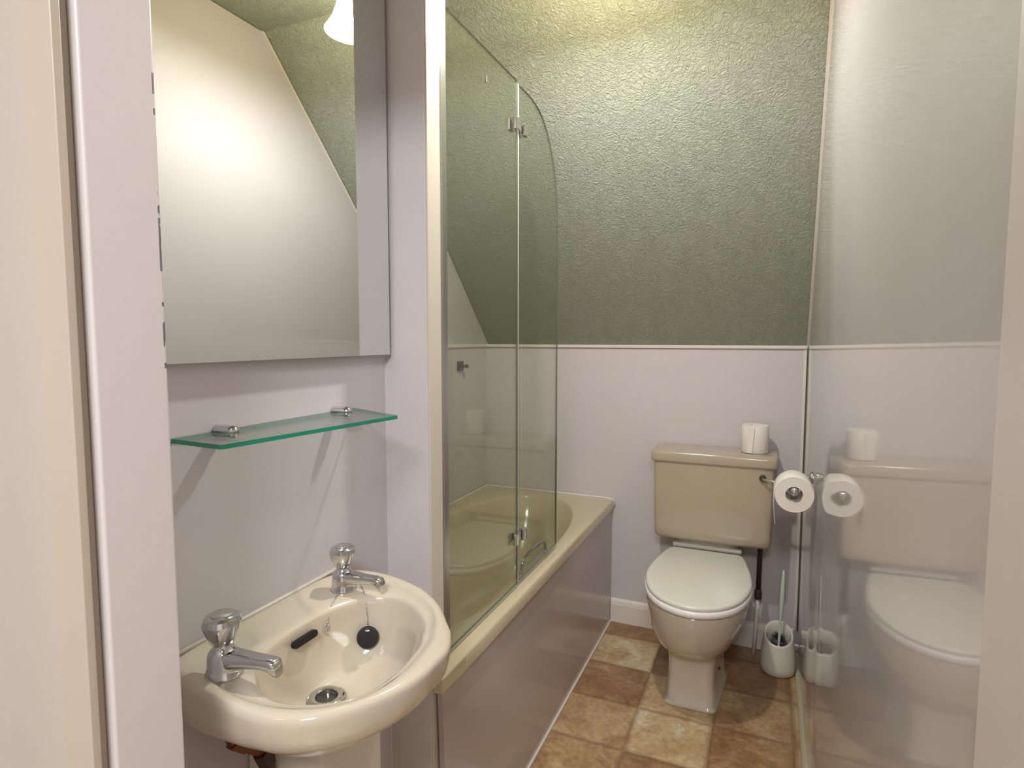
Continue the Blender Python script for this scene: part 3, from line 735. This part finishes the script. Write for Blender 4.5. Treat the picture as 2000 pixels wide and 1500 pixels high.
obj('pot', pot(), M['white_plastic'], t, smooth=True, auto=60)
obj('wall_clip', tube([(BX+0.050, BY+0.010, 0.108), (BX+0.062, BY+0.010, 0.110), (XR-0.002, BY+0.010, 0.108)], [0.004, 0.0035, 0.0045], 10), M['white_plastic'], t, smooth=True)
t = thing('toilet_brush', (BX+0.003, BY, 0.015), 'toilet brush with black bristles and pale handle standing in the white pot', 'toilet brush')
hb = Vector((BX+0.001, BY-0.004, 0.075)); ht = Vector((BX+0.011, BY+0.022, 0.392))
pp = [hb.lerp(ht, k) for k in (0, 0.1, 0.3, 0.45, 0.5, 0.6, 0.8, 0.95, 1.0)]
obj('handle', tube([tuple(p) for p in pp], [0.0055, 0.005, 0.005, 0.005, 0.007, 0.0085, 0.008, 0.005, 0.0025], 12), M['brush_handle'], t, smooth=True)
obj('collar', lathe([(0.006, 0), (0.010, 0.002), (0.010, 0.008), (0.006, 0.012)], (BX+0.001, BY-0.004, 0.092), 20), M['white_plastic'], t, smooth=True, auto=50)
bm = bmesh.new()
for i in range(1500):
    a = random.uniform(0, 2*PI); z = random.uniform(0.055, 0.118)+0.024*math.sin(a); r = random.uniform(0.032, 0.041)
    dz = random.uniform(-0.004, 0.012)
    p0 = Vector((BX+0.001+0.004*math.cos(a), BY-0.004+0.004*math.sin(a), z)); p1 = Vector((BX+0.001+r*math.cos(a), BY-0.003+r*math.sin(a), z+dz))
    s = (p1-p0).cross(Vector((0, 0, 1))).normalized()*0.0008
    q = [bm.verts.new(p) for p in (p0-s, p0+s, p1)] ; u_ = bm.verts.new(p0+Vector((0, 0, 0.0014)))
    bm.faces.new(q); bm.faces.new((q[0], q[2], u_)); bm.faces.new((q[1], u_, q[2])); bm.faces.new((q[0], u_, q[1]))
tag(obj('bristles', bm, M['black'], t), 'black bristles')

# ------------------------------------------------------------------ ceiling lamp (just above the frame, seen in the mirror)
t = thing('ceiling_lamp', (LAMP.x, LAMP.y, ZC), 'lit bell shaped glass ceiling lamp, seen only in the mirror', 'lamp')
obj('ceiling_rose', lathe([(0.045, 0), (0.045, -0.010), (0.030, -0.022), (0.012, -0.026)], (LAMP.x, LAMP.y, ZC-0.0005), 32), M['white_plastic'], t, smooth=True, auto=50)
obj('stem', lathe([(0.008, -0.02), (0.008, -0.05)], (LAMP.x, LAMP.y, ZC), 16), M['chrome'], t, smooth=True, auto=50)
prof = [(0.020, 0.140), (0.026, 0.137), (0.032, 0.115), (0.036, 0.09), (0.044, 0.05), (0.056, 0.018), (0.070, -0.004), (0.076, -0.012)]
sh = lathe([(r, h-0.03) for r, h in prof]+[(r-0.0025, h-0.03) for r, h in prof[::-1]], tuple(LAMP), 48, cap0=False, cap1=False)
obj('lamp_shade', sh, M['shade'], t, smooth=True)
